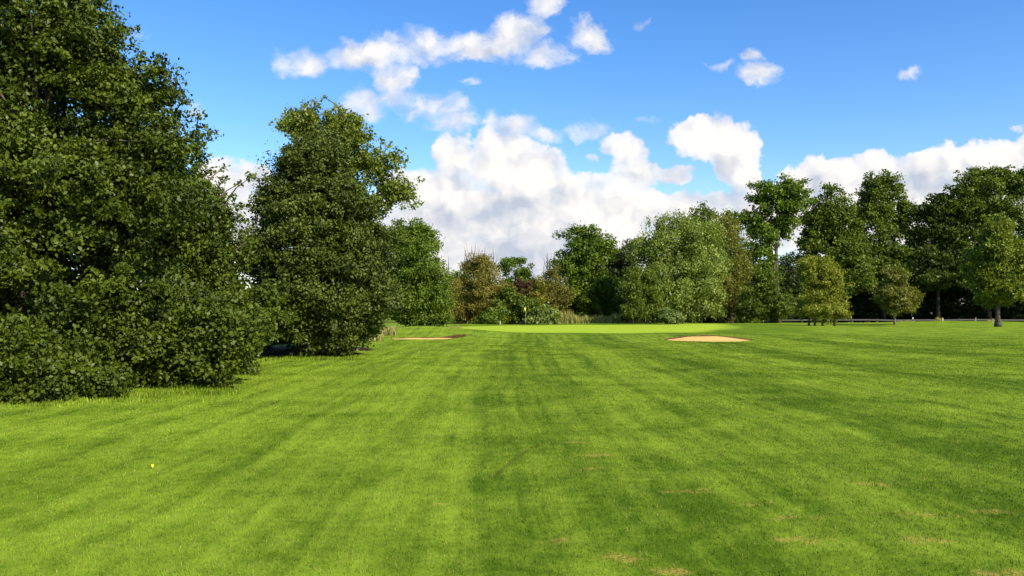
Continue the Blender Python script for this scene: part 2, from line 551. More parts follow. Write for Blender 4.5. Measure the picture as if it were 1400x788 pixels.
def turf_mat(name, blades):
    m = bpy.data.materials.new(name)
    m.use_nodes = True
    nt = m.node_tree
    g = NB(nt)
    bs = nt.nodes['Principled BSDF']
    c, n_fin, n_grit = turf_colour(g)
    bs.inputs['Roughness'].default_value = 0.9
    bs.inputs['Specular IOR Level'].default_value = 0.03
    if blades:
        t = g.node('ShaderNodeAttribute', attribute_name='tint').outputs['Fac']
        k = g.math('MULTIPLY_ADD', t, 1.1, 0.66)
        kk = g.comb(k, k, k)
        c = g.mix(1.0, c, kk, 'MULTIPLY')
        c = g.mix(g.maprange(t, 0.95, 0.97), c, (0.34, 0.27, 0.10))
        tr = g.node('ShaderNodeBsdfTranslucent')
        nt.links.new(c, tr.inputs['Color'])
        mx = g.node('ShaderNodeMixShader')
        mx.inputs[0].default_value = 0.35
        nt.links.new(bs.outputs[0], mx.inputs[1])
        nt.links.new(tr.outputs[0], mx.inputs[2])
        nt.links.new(mx.outputs[0], nt.nodes['Material Output'].inputs['Surface'])
    else:
        b = g.node('ShaderNodeBump')
        b.inputs['Strength'].default_value = 0.45
        b.inputs['Distance'].default_value = 0.04
        g.put(b.inputs['Height'], g.math('ADD', n_fin, g.math('MULTIPLY', n_grit, 0.4)))
        nt.links.new(b.outputs[0], bs.inputs['Normal'])
    nt.links.new(c, bs.inputs['Base Color'])
    return m


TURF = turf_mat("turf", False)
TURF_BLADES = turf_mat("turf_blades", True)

xs = grade(np.arange(-9.0, 17.0, 0.125), -2600, 2600, 1.10)
ys = grade(np.concatenate([np.arange(2.0, 47.0, 0.2), np.arange(47.0, 56.0, 0.125)]), -60, 3200, 1.09)
gx, gy = np.meshgrid(xs, ys)
gzv = ground(gx, gy)
nx, ny = len(xs), len(ys)
idx = np.arange(nx * ny).reshape(ny, nx)
quads = np.stack([idx[:-1, :-1], idx[:-1, 1:], idx[1:, 1:], idx[1:, :-1]], -1).reshape(-1, 4)
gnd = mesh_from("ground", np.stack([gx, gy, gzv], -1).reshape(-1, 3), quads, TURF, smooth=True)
tag(gnd, kind='structure')

# road behind the right-hand ridge
ASPHALT = simple_mat("asphalt", (0.05, 0.05, 0.052), 0.9, 0.2, 8)
rx_ = np.linspace(30, 150, 60)
rv = np.concatenate([np.stack([rx_, np.full(60, 130.5), ground(rx_, np.full(60, 130.5)) + 0.03], 1),
                     np.stack([rx_, np.full(60, 136.0), ground(rx_, np.full(60, 136.0)) + 0.03], 1)])
rf = np.array([(i, i + 1, 61 + i, 60 + i) for i in range(59)])
tag(mesh_from("road", rv, rf, ASPHALT), kind='structure')


# grass blades of the fairway, thinning with distance
def grass_blades():
    rng = np.random.default_rng(11)
    n = 1100000
    # D distributed so that density ~ D^-1.2 over a fan wider than the picture
    a, e = 3.6, 80.0
    D = (a ** .8 + rng.random(n) * (e ** .8 - a ** .8)) ** (1 / .8)
    x = (rng.random(n) * 2 - 1) * (0.74 * D + 0.6)
    y = D + rng.normal(0, 0.05, n)
    keep = ((x > -9.8 - 0.02 * D) | (D < 12)) & (rng.random(n) < 1 - sstep(25, 78, D))
    for b in BUNKERS:
        keep &= bunker_r(b, x, y)[0] > 1.12
    D, x, y = D[keep], x[keep], y[keep]
    n = len(x)
    z = ground(x, y)
    L = (0.016 + 0.013 * rng.random(n)) * (1 + 0.008 * (D - 5))
    wd = 0.0026 * (D / 5) ** 0.85 * (0.7 + 0.6 * rng.random(n))
    th = rng.random(n) * 2 * np.pi
    lean = rng.random(n) * 0.95
    la = rng.random(n) * 2 * np.pi
    hx, hy = np.cos(th) * wd, np.sin(th) * wd
    v = np.empty((n, 3, 3), np.float32)
    v[:, 0] = np.stack([x - hx, y - hy, z - 0.004], 1)
    v[:, 1] = np.stack([x + hx, y + hy, z - 0.004], 1)
    v[:, 2] = np.stack([x + np.cos(la) * lean * L, y + np.sin(la) * lean * L, z + L * np.sqrt(np.maximum(1 - 0.6 * lean ** 2, .1))], 1)
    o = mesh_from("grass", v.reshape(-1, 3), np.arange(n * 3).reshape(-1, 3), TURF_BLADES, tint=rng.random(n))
    tag(o, 'short mown green grass blades covering the near fairway', 'grass', kind='stuff')


grass_blades()

# ------------------------------------------------------------------ bunkers
SAND = simple_mat("bunker_sand", (0.55, 0.335, 0.10), 0.95, 0.10, 3.0, 0.1, 0.25)
SHADED_SOIL = simple_mat("shaded_lip_soil", (0.085, 0.045, 0.022), 0.95, 0.35, 7.0, 0.1, 0.5)  # brown soil, darkened so its colour carries the lip's shade


def bunker(b, label):
    o = empty("sand_bunker", (b['cx'], b['cy'], b['z0']), label, 'bunker', 'sand bunkers in front of the putting green')
    NT, NR = 72, 12
    th = np.linspace(0, 2 * np.pi, NT, endpoint=False)
    wob = 1 + 0.06 * np.sin(3 * th + b['cx']) + 0.04 * np.sin(5 * th + 1.3)
    vs, fs = [], []
    for i in range(NR + 1):
        r = max(i / NR, 0.02) * 1.01
        u, v = r * wob * np.cos(th), r * wob * np.sin(th)
        z = sand_z(b, u, v) - b['z0'] + 0.012 * np.sin(7 * u + 5 * v)
        vs.append(np.stack([u * b['rx'], v * b['ry'], z], 1))
    for i in range(NR):
        for k in range(NT):
            k2 = (k + 1) % NT
            fs.append((i * NT + k, (i + 1) * NT + k, (i + 1) * NT + k2, i * NT + k2))
    fs.append(tuple(range(NT)))
    mesh_from("sand", np.concatenate(vs), fs, SAND, o, True)
    # soil wall between sand and turf, slightly overhung
    vs, fs = [], []
    for i, (r, up) in enumerate(((0.99, -0.05), (1.02, 0.35), (1.05, 0.8), (1.13, 1.0), (1.14, 0.5))):
        u, v = wob * np.cos(th), wob * np.sin(th)
        lo, hi = sand_z(b, u, v), rim_z(b, u, v)
        z = lo + (hi - lo) * up - b['z0'] - (0.02 if i >= 3 else 0)
        vs.append(np.stack([u * r * b['rx'], v * r * b['ry'], z], 1))
    for i in range(4):
        for k in range(NT):
            k2 = (k + 1) % NT
            fs.append((i * NT + k, (i + 1) * NT + k, (i + 1) * NT + k2, i * NT + k2))
    mesh_from("soil_lip", np.concatenate(vs), fs, SHADED_SOIL, o, True)


bunker(BUNKERS[0], 'thin pale sand bunker with a dark lip at its right end, before the left mound')
bunker(BUNKERS[1], 'humped orange sand bunker with brown soil edge in the bank right of the green')

# ------------------------------------------------------------------ trees
BARK = simple_mat("bark", (0.085, 0.068, 0.05), 0.95, 0.4, 5.0, 0.1, 0.6)
BARK_DARK = simple_mat("dark_bark", (0.028, 0.024, 0.018), 0.95, 0.4, 5.0, 0.05, 0.6)
BARK_PALE = simple_mat("pale_bark", (0.22, 0.18, 0.13), 0.95, 0.35, 5.0, 0.1, 0.5)
L_OAK = leaf_mat("dark_glossy_leaves", (0.018, 0.032, 0.002), (0.086, 0.118, 0.007), (0.16, 0.05, 0.02), 0.004, 0.12, 0.5, 0.2)
L_BRAMBLE = leaf_mat("bramble_leaves", (0.021, 0.038, 0.002), (0.095, 0.13, 0.009), None, 0, 0.28, 0.5, 0.3)
L_HORN = leaf_mat("hornbeam_leaves", (0.022, 0.037, 0.003), (0.092, 0.12, 0.01), (0.15, 0.13, 0.03), 0.02, 0.14, 0.55, 0.25)
L_POP = leaf_mat("poplar_leaves", (0.08, 0.112, 0.01), (0.19, 0.225, 0.024), None, 0, 0.34, 0.45, 0.4)
L_BRIGHT = leaf_mat("bright_leaves", (0.05, 0.09, 0.006), (0.15, 0.205, 0.016), None, 0, 0.32)
L_BROWN = leaf_mat("browning_leaves", (0.1, 0.095, 0.012), (0.245, 0.205, 0.034), (0.30, 0.17, 0.05), 0.08, 0.32, nscale=0.35)
L_OLIVE = leaf_mat("olive_leaves", (0.075, 0.08, 0.012), (0.19, 0.175, 0.026), (0.26, 0.17, 0.04), 0.04, 0.3)
L_MID = leaf_mat("mid_green_leaves", (0.04, 0.07, 0.005), (0.135, 0.18, 0.015), None, 0, 0.30, nscale=0.3)
L_LUSH = leaf_mat("lush_green_leaves", (0.042, 0.082, 0.005), (0.15, 0.215, 0.016), None, 0, 0.34, nscale=0.3)
L_SHADE = leaf_mat("shade_dark_leaves", (0.011, 0.022, 0.003), (0.038, 0.058, 0.006), None, 0, 0.26, nscale=0.25)  # leaf colour darkened to carry the shade of undergrowth and back trees
L_WOOD = leaf_mat("wood_leaves", (0.022, 0.042, 0.004), (0.080, 0.112, 0.010), None, 0, 0.28, nscale=0.25)
L_RED = leaf_mat("purple_red_leaves", (0.034, 0.018, 0.01), (0.1, 0.04, 0.022), None, 0, 0.3)
L_YELLOW = leaf_mat("yellow_leaves", (0.12, 0.12, 0.014), (0.27, 0.24, 0.03), None, 0, 0.35)
L_WILLOW = leaf_mat("willow_leaves", (0.1, 0.145, 0.016), (0.235, 0.29, 0.042), None, 0, 0.32, 0.5, 0.4, nscale=0.3)
L_WILLOW2 = leaf_mat("grey_willow_leaves", (0.08, 0.09, 0.012), (0.205, 0.21, 0.03), None, 0, 0.3, nscale=0.3)
L_LIME = leaf_mat("yellow_green_leaves", (0.115, 0.132, 0.01), (0.265, 0.285, 0.028), (0.26, 0.20, 0.04), 0.03, 0.34)
L_LAWN = leaf_mat("lawn_tree_leaves", (0.055, 0.085, 0.005), (0.185, 0.22, 0.015), (0.22, 0.19, 0.02), 0.05, 0.32)
L_PALE = leaf_mat("pale_broad_leaves", (0.085, 0.130, 0.022), (0.215, 0.270, 0.065), (0.36, 0.36, 0.14), 0.08, 0.34)
L_REED = leaf_mat("reed_blades", (0.17, 0.18, 0.035), (0.40, 0.36, 0.12), None, 0, 0.3, 0.7, 0.2)
L_FIR = leaf_mat("fir_needles", (0.014, 0.030, 0.008), (0.035, 0.060, 0.014), None, 0, 0.1)


def unit(v):
    return v / np.maximum(np.linalg.norm(v, axis=-1, keepdims=True), 1e-6)


def leaf_quads(rng, pos, out, L, W, droop, up=0.35, rnd=0.75):
    n = len(pos)
    nrm = unit(out * 0.55 + np.array([0, 0, up]) + rng.normal(0, rnd, (n, 3)))
    t = rng.normal(0, 1, (n, 3)) + np.array([0, 0, -droop])
    t = unit(t - nrm * np.sum(t * nrm, 1, keepdims=True))
    b = np.cross(nrm, t)
    s = (0.5 + 0.95 * rng.random((n, 1)))
    l, w = L * s, W * s
    fold = 0.16 * w
    v = np.empty((n, 4, 3), np.float32)
    v[:, 0] = pos - t * l * 0.5
    v[:, 1] = pos + b * w * 0.5 + nrm * fold - t * l * 0.04
    v[:, 2] = pos + t * l * 0.5 - nrm * fold
    v[:, 3] = pos - b * w * 0.5 + nrm * fold - t * l * 0.04
    return v


def sph(rng, n):
    return unit(rng.normal(0, 1, (n, 3)))


def tree(name, cat, label, D, base_px, lobes, mat, leaf=0.28, aspect=0.55, clump=0.8, n_clumps=240, per=90, seed=1,
         droop=0.2, trunk_r=0.25, bark=None, trunks=None, group=None, depth=0.85, hollow=0.55, limbs=14, gap=0.0, sprigs=(),
         twigs=0, base_D=None, bough=8, bs=0.9):
    """one tree: an empty at the foot, a trunk mesh with its limbs and a crown mesh of separate leaves.
    lobes: (px, py, half width px, half height px[, depth offset m]) of the crown's masses, at distance D."""
    rng = np.random.default_rng(seed)
    if D > 90:
        n_clumps, bough, clump = int(n_clumps * 1.4), 6, clump * 0.9
        lobes = [(l[0], l[1], l[2] * 1.07, l[3] * 1.05) + tuple(l[4:]) for l in lobes]
    bx = px_dir(base_px, 430)[0] * D
    by = base_D or D
    root = np.array([bx, by, gz(bx, by) - 0.05])
    C, Rr = [], []
    for lb in lobes:
        x, y, z = at(lb[0], lb[1], D)
        rx, rz = lb[2] * D / F, lb[3] * D / F
        dy = lb[4] if len(lb) > 4 else 0.0
        C.append((x, y + dy, z))
        Rr.append((rx, min(max(rx, 0.6 * rz) * depth, 6.5), rz))
    C, Rr = np.array(C), np.array(Rr)
    area = Rr[:, 0] * Rr[:, 2] + Rr[:, 1] * Rr[:, 2]
    # boughs sit on the lobes, clumps of leaves crowd round the boughs, a few clumps fill the inside
    n_b = max(n_clumps // bough, 3 * len(C))
    bw = rng.choice(len(C), n_b, p=area / area.sum())
    bd = sph(rng, n_b)
    brad = hollow + (1 - hollow) * rng.random(n_b) ** 0.6
    binn = np.maximum(Rr[bw] - bs * clump, Rr[bw] * 0.6)
    bc = C[bw] + bd * (brad * (0.86 + 0.24 * rng.random(n_b)))[:, None] * binn
    bk = rng.integers(0, n_b, n_clumps)
    which, d = bw[bk], bd[bk]
    cr = clump * np.exp(rng.normal(-0.12, 0.36, n_clumps))
    cc = bc[bk] + rng.normal(0, 1, (n_clumps, 3)) * clump * bs * np.array([1.0, 1.0, 0.6])
    cc += d * (np.abs(rng.normal(0, 0.28, n_clumps)) * clump)[:, None]
    fill = rng.random(n_clumps) < 0.10
    cc[fill] = C[which[fill]] + sph(rng, fill.sum()) * (0.75 * rng.random((fill.sum(), 1)) ** 0.5) * Rr[which[fill]]
    if gap > 0:        # holes: drop clumps where a slow wave is low
        k = np.sin(cc[:, 0] * 1.7 / clump + seed) + np.sin(cc[:, 2] * 1.5 / clump + 2 * seed) + np.sin(cc[:, 1] * 1.6 / clump)
        ok = k > np.quantile(k, gap)
        cc, cr, which, d = cc[ok], cr[ok], which[ok], d[ok]
    low = ground(cc[:, 0], cc[:, 1]) + 0.25 * cr
    cc[:, 2] = np.maximum(cc[:, 2], low)
    for (px, py, rr) in sprigs:
        x, y, z = at(px, py, D)
        cc = np.vstack([cc, [[x, y - 0.3 + 0.6 * rng.random(), z]]])
        cr = np.append(cr, rr * D / F)
        d = np.vstack([d, [[0.5, 0, 0.5]]])
    nC = len(cc)
    cnt = np.maximum((per * (cr / clump) ** 1.8).astype(int), 6)
    ci = np.repeat(np.arange(nC), cnt)
    n = len(ci)
    ld = sph(rng, n)
    pos = cc[ci] + ld * (cr[ci] * rng.random(n) ** 0.55 * np.where(rng.random(n) < 0.12, 1.45, 1.0))[:, None] * np.array([1, 1, 0.72])
    if droop > 0.6:   # hanging sprays
        pos[:, 2] -= rng.random(n) ** 2 * clump * 0.9
    pos[:, 2] = np.maximum(pos[:, 2], ground(pos[:, 0], pos[:, 1]) + 0.03)
    out = unit(ld * 0.6 + d[ci] * 0.6 + 0.75 * sph(rng, nC)[ci])
    v = leaf_quads(rng, pos, out, leaf, leaf * aspect, droop)
    tint = np.clip(0.45 * rng.random(n) + 0.55 * rng.random(nC)[ci], 0, 1)
    e = empty(name, tuple(root), label, cat, group)
    v = v.reshape(-1, 3) - root.astype(np.float32)
    # trunk and limbs
    g = Geo()
    kt = np.argmax(C[:, 2])
    top = np.array([0.5 * C[:, 0].mean() + 0.5 * C[kt, 0], C[:, 1].mean(), C[kt, 2]]) - root
    tl = [(0.0, 0.0)] if trunks is None else [((px_dir(t, 430)[0] * D - bx), dy) for (t, dy) in trunks]
    spine = []
    for (tx, ty) in tl:
        pts, rad_ = [], []
        zg = gz(bx + tx, by + ty) - 0.12 - root[2]
        for i in range(9):
            f = i / 8
            wob = 0.02 * top[2] * f
            pts.append((tx + (top[0] - tx) * f ** 1.5 * 0.9 + wob * math.sin(3.1 * f * 2 + seed), ty + (top[1] - ty) * f ** 1.5 * 0.9 + wob * math.cos(4.3 * f + seed),
                        zg + (top[2] - zg) * f))
            rad_.append(trunk_r * (1.25 if i == 0 else 1.0) * (1 - 0.9 * f) + 0.012)
        g.tube(pts, rad_, 9)
        spine.append((pts, rad_))
    pick = rng.choice(nC, min(limbs, nC), replace=False)
    pick = np.append(pick, np.arange(nC - len(sprigs), nC)) if len(sprigs) else pick
    for j, k in enumerate(pick):
        tgt = cc[k] - root
        b = Vector(tgt)
        if k >= nC - len(sprigs):          # a thin twig from the nearest leafy bough
            q = np.argsort(np.linalg.norm(cc[:nC - len(sprigs)] - cc[k], axis=1))[3]
            a = Vector(cc[q] - root)
            r0 = 0.012 + 0.0006 * D
            mid = a.lerp(b, 0.5) + Vector((0, 0, 0.1 * (b - a).length))
            g.tube([a, mid, b], [r0, r0 * 0.7, r0 * 0.35], 5, cap=False)
            continue
        pts, rad_ = spine[j % len(spine)]
        zf = np.clip((tgt[2] * (0.55 + 0.35 * rng.random())) / max(top[2], 0.1), 0.16, 0.95)
        i = int(zf * 8)
        a = Vector(pts[i]).lerp(Vector(pts[min(i + 1, 8)]), zf * 8 - i)
        mid = a.lerp(b, 0.55) + Vector((0, 0, 0.12 * (b - a).length))
        r0 = min(rad_[i] * 0.4, 0.028 * (b - a).length + 0.01)
        g.tube([a, a.lerp(mid, 0.5), mid, b], [r0, r0 * 0.75, r0 * 0.5, max(r0 * 0.15, 0.006)], 6, cap=False)
    for j in range(twigs):      # bare twigs standing out of the top
        k = np.argmax(C[:, 2])
        a = Vector(C[k] - root) + Vector((rng.normal(0, .5) * Rr[k, 0], rng.normal(0, .3) * Rr[k, 1], Rr[k, 2] * (0.3 + 0.3 * rng.random())))
        hgt = Rr[k, 2] * (0.5 + 0.75 * rng.random())
        b = a + Vector((rng.normal(0, .16) * hgt, rng.normal(0, .16) * hgt, hgt))
        g.tube([a, a.lerp(b, .5) + Vector((rng.normal(0, .05), 0, 0)), b], [0.05, 0.035, 0.012], 5)
    g.build("trunk", bark or BARK, e, True)
    mesh_from("crown", v, np.arange(n * 4).reshape(-1, 4), mat, e, tint=tint)
    return e


# --- near left
tree("oak_tree", "tree", 'tall dark green leafy tree at the left edge of the photo, cut by the frame', 18.6, 40,
     [(60, 60, 105, 110), (60, -70, 95, 120), (85, 175, 150, 110), (105, 290, 185, 110), (100, 395, 190, 110), (-90, 260, 150, 260), (-60, 60, 120, 200),
      (165, 220, 95, 70), (10, 480, 160, 60), (60, 430, 150, 90), (150, 130, 70, 70), (195, 205, 70, 65), (105, 60, 50, 70), (225, 265, 60, 50)],
     L_OAK, leaf=0.10, aspect=0.60, bough=26, bs=1.75, clump=0.25, n_clumps=5200, per=75, seed=3, droop=0.3, trunk_r=0.24, depth=0.8, limbs=60, hollow=0.62,
     sprigs=[(218, 78, 11), (224, 100, 9), (212, 95, 9), (162, 62, 12), (188, 82, 10), (278, 160, 11), (268, 170, 8), (205, 100, 12), (250, 138, 12), (243, 128, 10),
             (140, 8, 12), (272, 205, 12), (145, 45, 12)])
tree("oak_tree", "tree", 'dark green tree whose loose leafy sprigs reach the sky gap beside the tall conical tree', 21.5, 285,
     [(245, 300, 56, 62), (262, 375, 70, 75), (272, 445, 80, 70), (225, 330, 76, 80), (310, 425, 40, 48), (280, 490, 44, 40)],
     L_OAK, leaf=0.10, aspect=0.6, bough=20, bs=1.6, clump=0.25, n_clumps=2600, per=65, seed=5, droop=0.3, trunk_r=0.2, depth=0.8, limbs=40, hollow=0.6,
     sprigs=[(340, 240, 11), (328, 252, 8), (335, 284, 11), (322, 300, 10), (305, 245, 11), (292, 238, 9), (318, 268, 9), (300, 228, 8), (345, 330, 12), (330, 318, 9), (358, 400, 13), (362, 430, 13)])
tree("leafy_shrub", "shrub", 'low bush at the foot of the leftmost tree, nearest to the camera', 15.6, 40,
     [(0, 512, 52, 40), (50, 515, 52, 36), (100, 522, 54, 26), (-70, 490, 70, 70), (20, 480, 40, 40)], L_OAK, leaf=0.085, aspect=0.7, bough=14, bs=1.4, clump=0.22, n_clumps=1100, per=62, seed=7,
     droop=0.2, trunk_r=0.04, depth=0.7, limbs=25)
tree("leafy_shrub", "shrub", 'broad dark bush with rounded leaves on the grass edge, left of the conical tree', 18.2, 230,
     [(200, 470, 85, 60), (265, 468, 70, 58), (150, 490, 70, 45), (278, 495, 34, 34), (308, 450, 32, 42)], L_OAK, leaf=0.088, aspect=0.72, bough=14, bs=1.4, clump=0.22, n_clumps=1700, per=65, seed=9,
     droop=0.25, trunk_r=0.05, depth=0.75, limbs=30)

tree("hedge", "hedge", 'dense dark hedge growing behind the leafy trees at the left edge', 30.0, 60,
     [(-150, 400, 90, 100), (-40, 380, 90, 120), (70, 370, 90, 125), (170, 385, 90, 110), (270, 430, 70, 60)], L_SHADE, leaf=0.17, clump=0.6, n_clumps=700, per=70, seed=11, trunk_r=0.12, limbs=20)

# --- the two trees of the left middle distance
tree("hornbeam_tree", "tree", 'dense conical dark olive tree with foliage down to the lawn, left of centre', 31.8, 440,
     [(430, 236, 48, 46), (430, 288, 82, 58), (436, 345, 100, 66), (438, 405, 100, 60), (440, 450, 70, 36), (436, 202, 22, 28)],
     L_HORN, leaf=0.115, aspect=0.6, bough=7, bs=0.95, clump=0.28, n_clumps=5000, per=52, seed=13, droop=0.25, trunk_r=0.22, depth=0.9, limbs=40, hollow=0.7)
tree("poplar_tree", "tree", 'taller loose light green tree rising behind the dense conical tree', 37.0, 478,
     [(418, 172, 22, 36), (440, 160, 22, 26), (462, 172, 24, 32), (478, 190, 20, 32), (494, 222, 12, 28), (528, 232, 12, 38), (546, 262, 16, 13), (516, 280, 8, 20), (455, 250, 34, 60), (470, 350, 40, 60)],
     L_POP, leaf=0.14, aspect=0.65, bough=12, bs=1.3, clump=0.28, n_clumps=1700, per=32, seed=15, droop=0.3, trunk_r=0.2, depth=0.9, limbs=50, hollow=0.3, gap=0.1,
     sprigs=[(398, 150, 7), (408, 158, 9), (418, 140, 9), (432, 138, 8), (444, 134, 7), (460, 145, 8), (468, 152, 8), (485, 160, 9), (492, 172, 8), (522, 192, 8), (531, 198, 9),
             (540, 215, 8), (555, 248, 8), (560, 264, 7), (545, 272, 8), (402, 168, 9), (548, 240, 9)])
tree("round_tree", "tree", 'bright green rounded tree behind the left mound, right of the conical tree', 71.0, 572,
     [(562, 350, 36, 46), (572, 395, 44, 50), (590, 412, 28, 36), (545, 400, 34, 46), (575, 325, 18, 22), (550, 322, 18, 20), (572, 430, 42, 16)],
     L_BRIGHT, leaf=0.20, aspect=0.6, bough=10, bs=1.1, clump=0.5, n_clumps=1900, per=46, seed=17, droop=0.2, trunk_r=0.2, depth=0.85, limbs=24,
     sprigs=[(545, 302, 5), (563, 304, 5), (580, 312, 5), (598, 340, 6), (608, 368, 6)])

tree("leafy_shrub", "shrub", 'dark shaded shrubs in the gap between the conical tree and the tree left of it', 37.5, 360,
     [(350, 440, 26, 36), (385, 440, 30, 36), (430, 445, 40, 34), (470, 440, 30, 36)], L_SHADE, leaf=0.16, clump=0.45, n_clumps=420, per=70, seed=16, trunk_r=0.08, limbs=12)

# --- centre, beyond the green
BG = 'trees and shrubs beyond the putting green'
tree("brown_tree", "tree", 'brownish olive tree with bare twigs on top and a pale trunk, left of the flag', 107, 656,
     [(656, 368, 22, 20), (652, 388, 34, 26), (645, 412, 38, 28), (636, 428, 26, 16), (672, 400, 24, 26), (662, 425, 25, 16)],
     L_BROWN, leaf=0.26, aspect=0.45, clump=0.75, n_clumps=480, per=60, seed=19, droop=0.1, trunk_r=0.28, bark=BARK_PALE, limbs=50, twigs=26, hollow=0.3)
tree("small_tree", "tree", 'small green tree top just right of the distant spire, behind the brown tree', 122, 634,
     [(634, 378, 14, 13), (628, 395, 18, 18), (632, 415, 22, 22)], L_LUSH, leaf=0.32, clump=0.8, n_clumps=150, per=60, seed=21, limbs=8)
tree("small_tree", "tree", 'spreading fresh green tree behind the brown tree and the red-leaved tree', 130, 702,
     [(690, 360, 14, 9), (704, 358, 16, 9), (714, 372, 15, 11), (705, 385, 26, 18), (722, 396, 22, 16), (700, 415, 34, 26)], L_LUSH, leaf=0.34, clump=0.8, n_clumps=260, per=55, seed=23, limbs=14, hollow=0.4)
tree("plum_tree", "tree", 'small purple-red leaved tree right of the brown tree', 116, 708,
     [(705, 391, 9, 9), (716, 401, 10, 7), (708, 414, 12, 12)], L_RED, leaf=0.30, clump=0.7, n_clumps=110, per=60, seed=25, limbs=8)
tree("leafy_shrub", "shrub", 'large grey-green shrub directly behind the yellow flag', 106, 706,
     [(696, 420, 20, 24), (712, 418, 18, 24), (726, 424, 14, 18), (685, 430, 12, 14)], L_MID, leaf=0.30, aspect=0.7, clump=0.62, n_clumps=260, per=60, seed=27, trunk_r=0.08, limbs=10)
tree("leafy_shrub", "shrub", 'small dark shrub left of the big shrub behind the flag, under the brown tree', 103, 676,
     [(676, 434, 11, 10), (668, 437, 8, 7)], L_BRIGHT, leaf=0.28, aspect=0.65, clump=0.5, n_clumps=80, per=60, seed=28, trunk_r=0.06, limbs=6)
tree("leafy_shrub", "shrub", 'pale broad-leaved shrub just right of the flag at the reed edge', 104, 746,
     [(742, 432, 12, 12), (752, 435, 11, 10), (733, 437, 8, 8)], L_PALE, leaf=0.34, aspect=0.75, clump=0.55, n_clumps=150, per=50, seed=29, trunk_r=0.06, limbs=6)
tree("yellow_shrub", "shrub", 'yellowing slim shrub behind the pale broad-leaved shrub', 112, 738,
     [(737, 402, 7, 18), (742, 418, 10, 14), (730, 405, 6, 8)], L_YELLOW, leaf=0.30, clump=0.55, n_clumps=90, per=45, seed=31, trunk_r=0.06, limbs=8, hollow=0.2)
tree("olive_tree", "tree", 'olive-brown thin tree against the left flank of the broad dark green tree', 119, 752,
     [(752, 380, 14, 20), (748, 400, 17, 22), (764, 405, 16, 26), (757, 425, 22, 18), (735, 388, 8, 14)], L_OLIVE, leaf=0.26, aspect=0.45, clump=0.7, n_clumps=260, per=55, seed=33, limbs=24, hollow=0.25, twigs=10)
tree("broad_tree", "tree", 'broad dark green dome-shaped tree in the middle, behind the reeds', 124, 802,
     [(795, 332, 26, 26), (812, 342, 24, 26), (800, 370, 38, 34), (815, 395, 32, 34), (783, 395, 28, 38), (805, 420, 40, 24)], L_LUSH, leaf=0.38, aspect=0.65, clump=1.05, n_clumps=520, per=60, seed=35, trunk_r=0.4, limbs=20)
tree("fir_tree", "tree", 'narrow dark conifer tip showing between the broad tree and the willow', 138, 843,
     [(843, 352, 3, 16), (843, 372, 8, 18), (843, 396, 13, 20), (843, 422, 18, 22)], L_FIR, leaf=0.36, aspect=0.35, clump=0.6, n_clumps=200, per=60, seed=37, droop=0.5, limbs=20, hollow=0.2)
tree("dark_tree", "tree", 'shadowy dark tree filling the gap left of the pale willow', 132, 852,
     [(855, 360, 22, 20), (850, 395, 28, 35), (860, 420, 30, 26), (872, 345, 16, 18)], L_SHADE, leaf=0.36, clump=1.0, n_clumps=280, per=60, seed=39, limbs=10)
tree("birch_tree", "tree", 'slender pointed sapling in front of the willow, first of two', 105, 866,
     [(866, 378, 7, 20), (866, 402, 12, 24), (866, 425, 14, 18)], L_MID, leaf=0.26, clump=0.6, n_clumps=190, per=50, seed=41, trunk_r=0.1, limbs=16, hollow=0.2, bark=BARK_PALE)
tree("birch_tree", "tree", 'slender loose sapling beside the small bright shrub, second of two before the willow', 106, 888,
     [(886, 385, 8, 22), (890, 412, 16, 24), (900, 428, 16, 14)], L_MID, leaf=0.26, clump=0.62, n_clumps=210, per=50, seed=43, trunk_r=0.1, limbs=16, hollow=0.2, bark=BARK_PALE)
tree("leafy_shrub", "shrub", 'small bright green shrub at the foot of the willow', 103, 917,
     [(914, 433, 8, 9), (922, 435, 6, 7)], L_PALE, leaf=0.28, clump=0.45, n_clumps=70, per=50, seed=45, trunk_r=0.05, limbs=5)
tree("willow_tree", "tree", 'big pale grey-green willow with a full rounded crown', 114, 930,
     [(925, 330, 44, 40), (950, 318, 32, 30), (893, 345, 34, 38), (960, 355, 36, 46), (925, 375, 48, 44), (962, 400, 30, 40), (900, 400, 30, 38)],
     L_WILLOW, leaf=0.36, aspect=0.4, clump=1.0, n_clumps=760, per=62, seed=47, droop=0.9, trunk_r=0.45, bark=BARK_PALE, limbs=34, hollow=0.6)
tree("willow_tree", "tree", 'duller drooping willow right behind the big pale willow', 121, 1000,
     [(985, 325, 22, 34), (998, 355, 26, 44), (1006, 395, 22, 42), (985, 400, 26, 40)], L_WILLOW2, leaf=0.36, aspect=0.38, clump=0.95, n_clumps=430, per=58, seed=49, droop=1.1, trunk_r=0.35, limbs=24)
tree("dark_tree", "tree", 'dark green treetop peeking over the pale willow', 140, 972,
     [(965, 302, 24, 18), (995, 308, 22, 20), (945, 310, 26, 18), (975, 345, 50, 40), (985, 400, 50, 40)], L_MID, leaf=0.40, clump=1.1, n_clumps=330, per=55, seed=51, limbs=12)

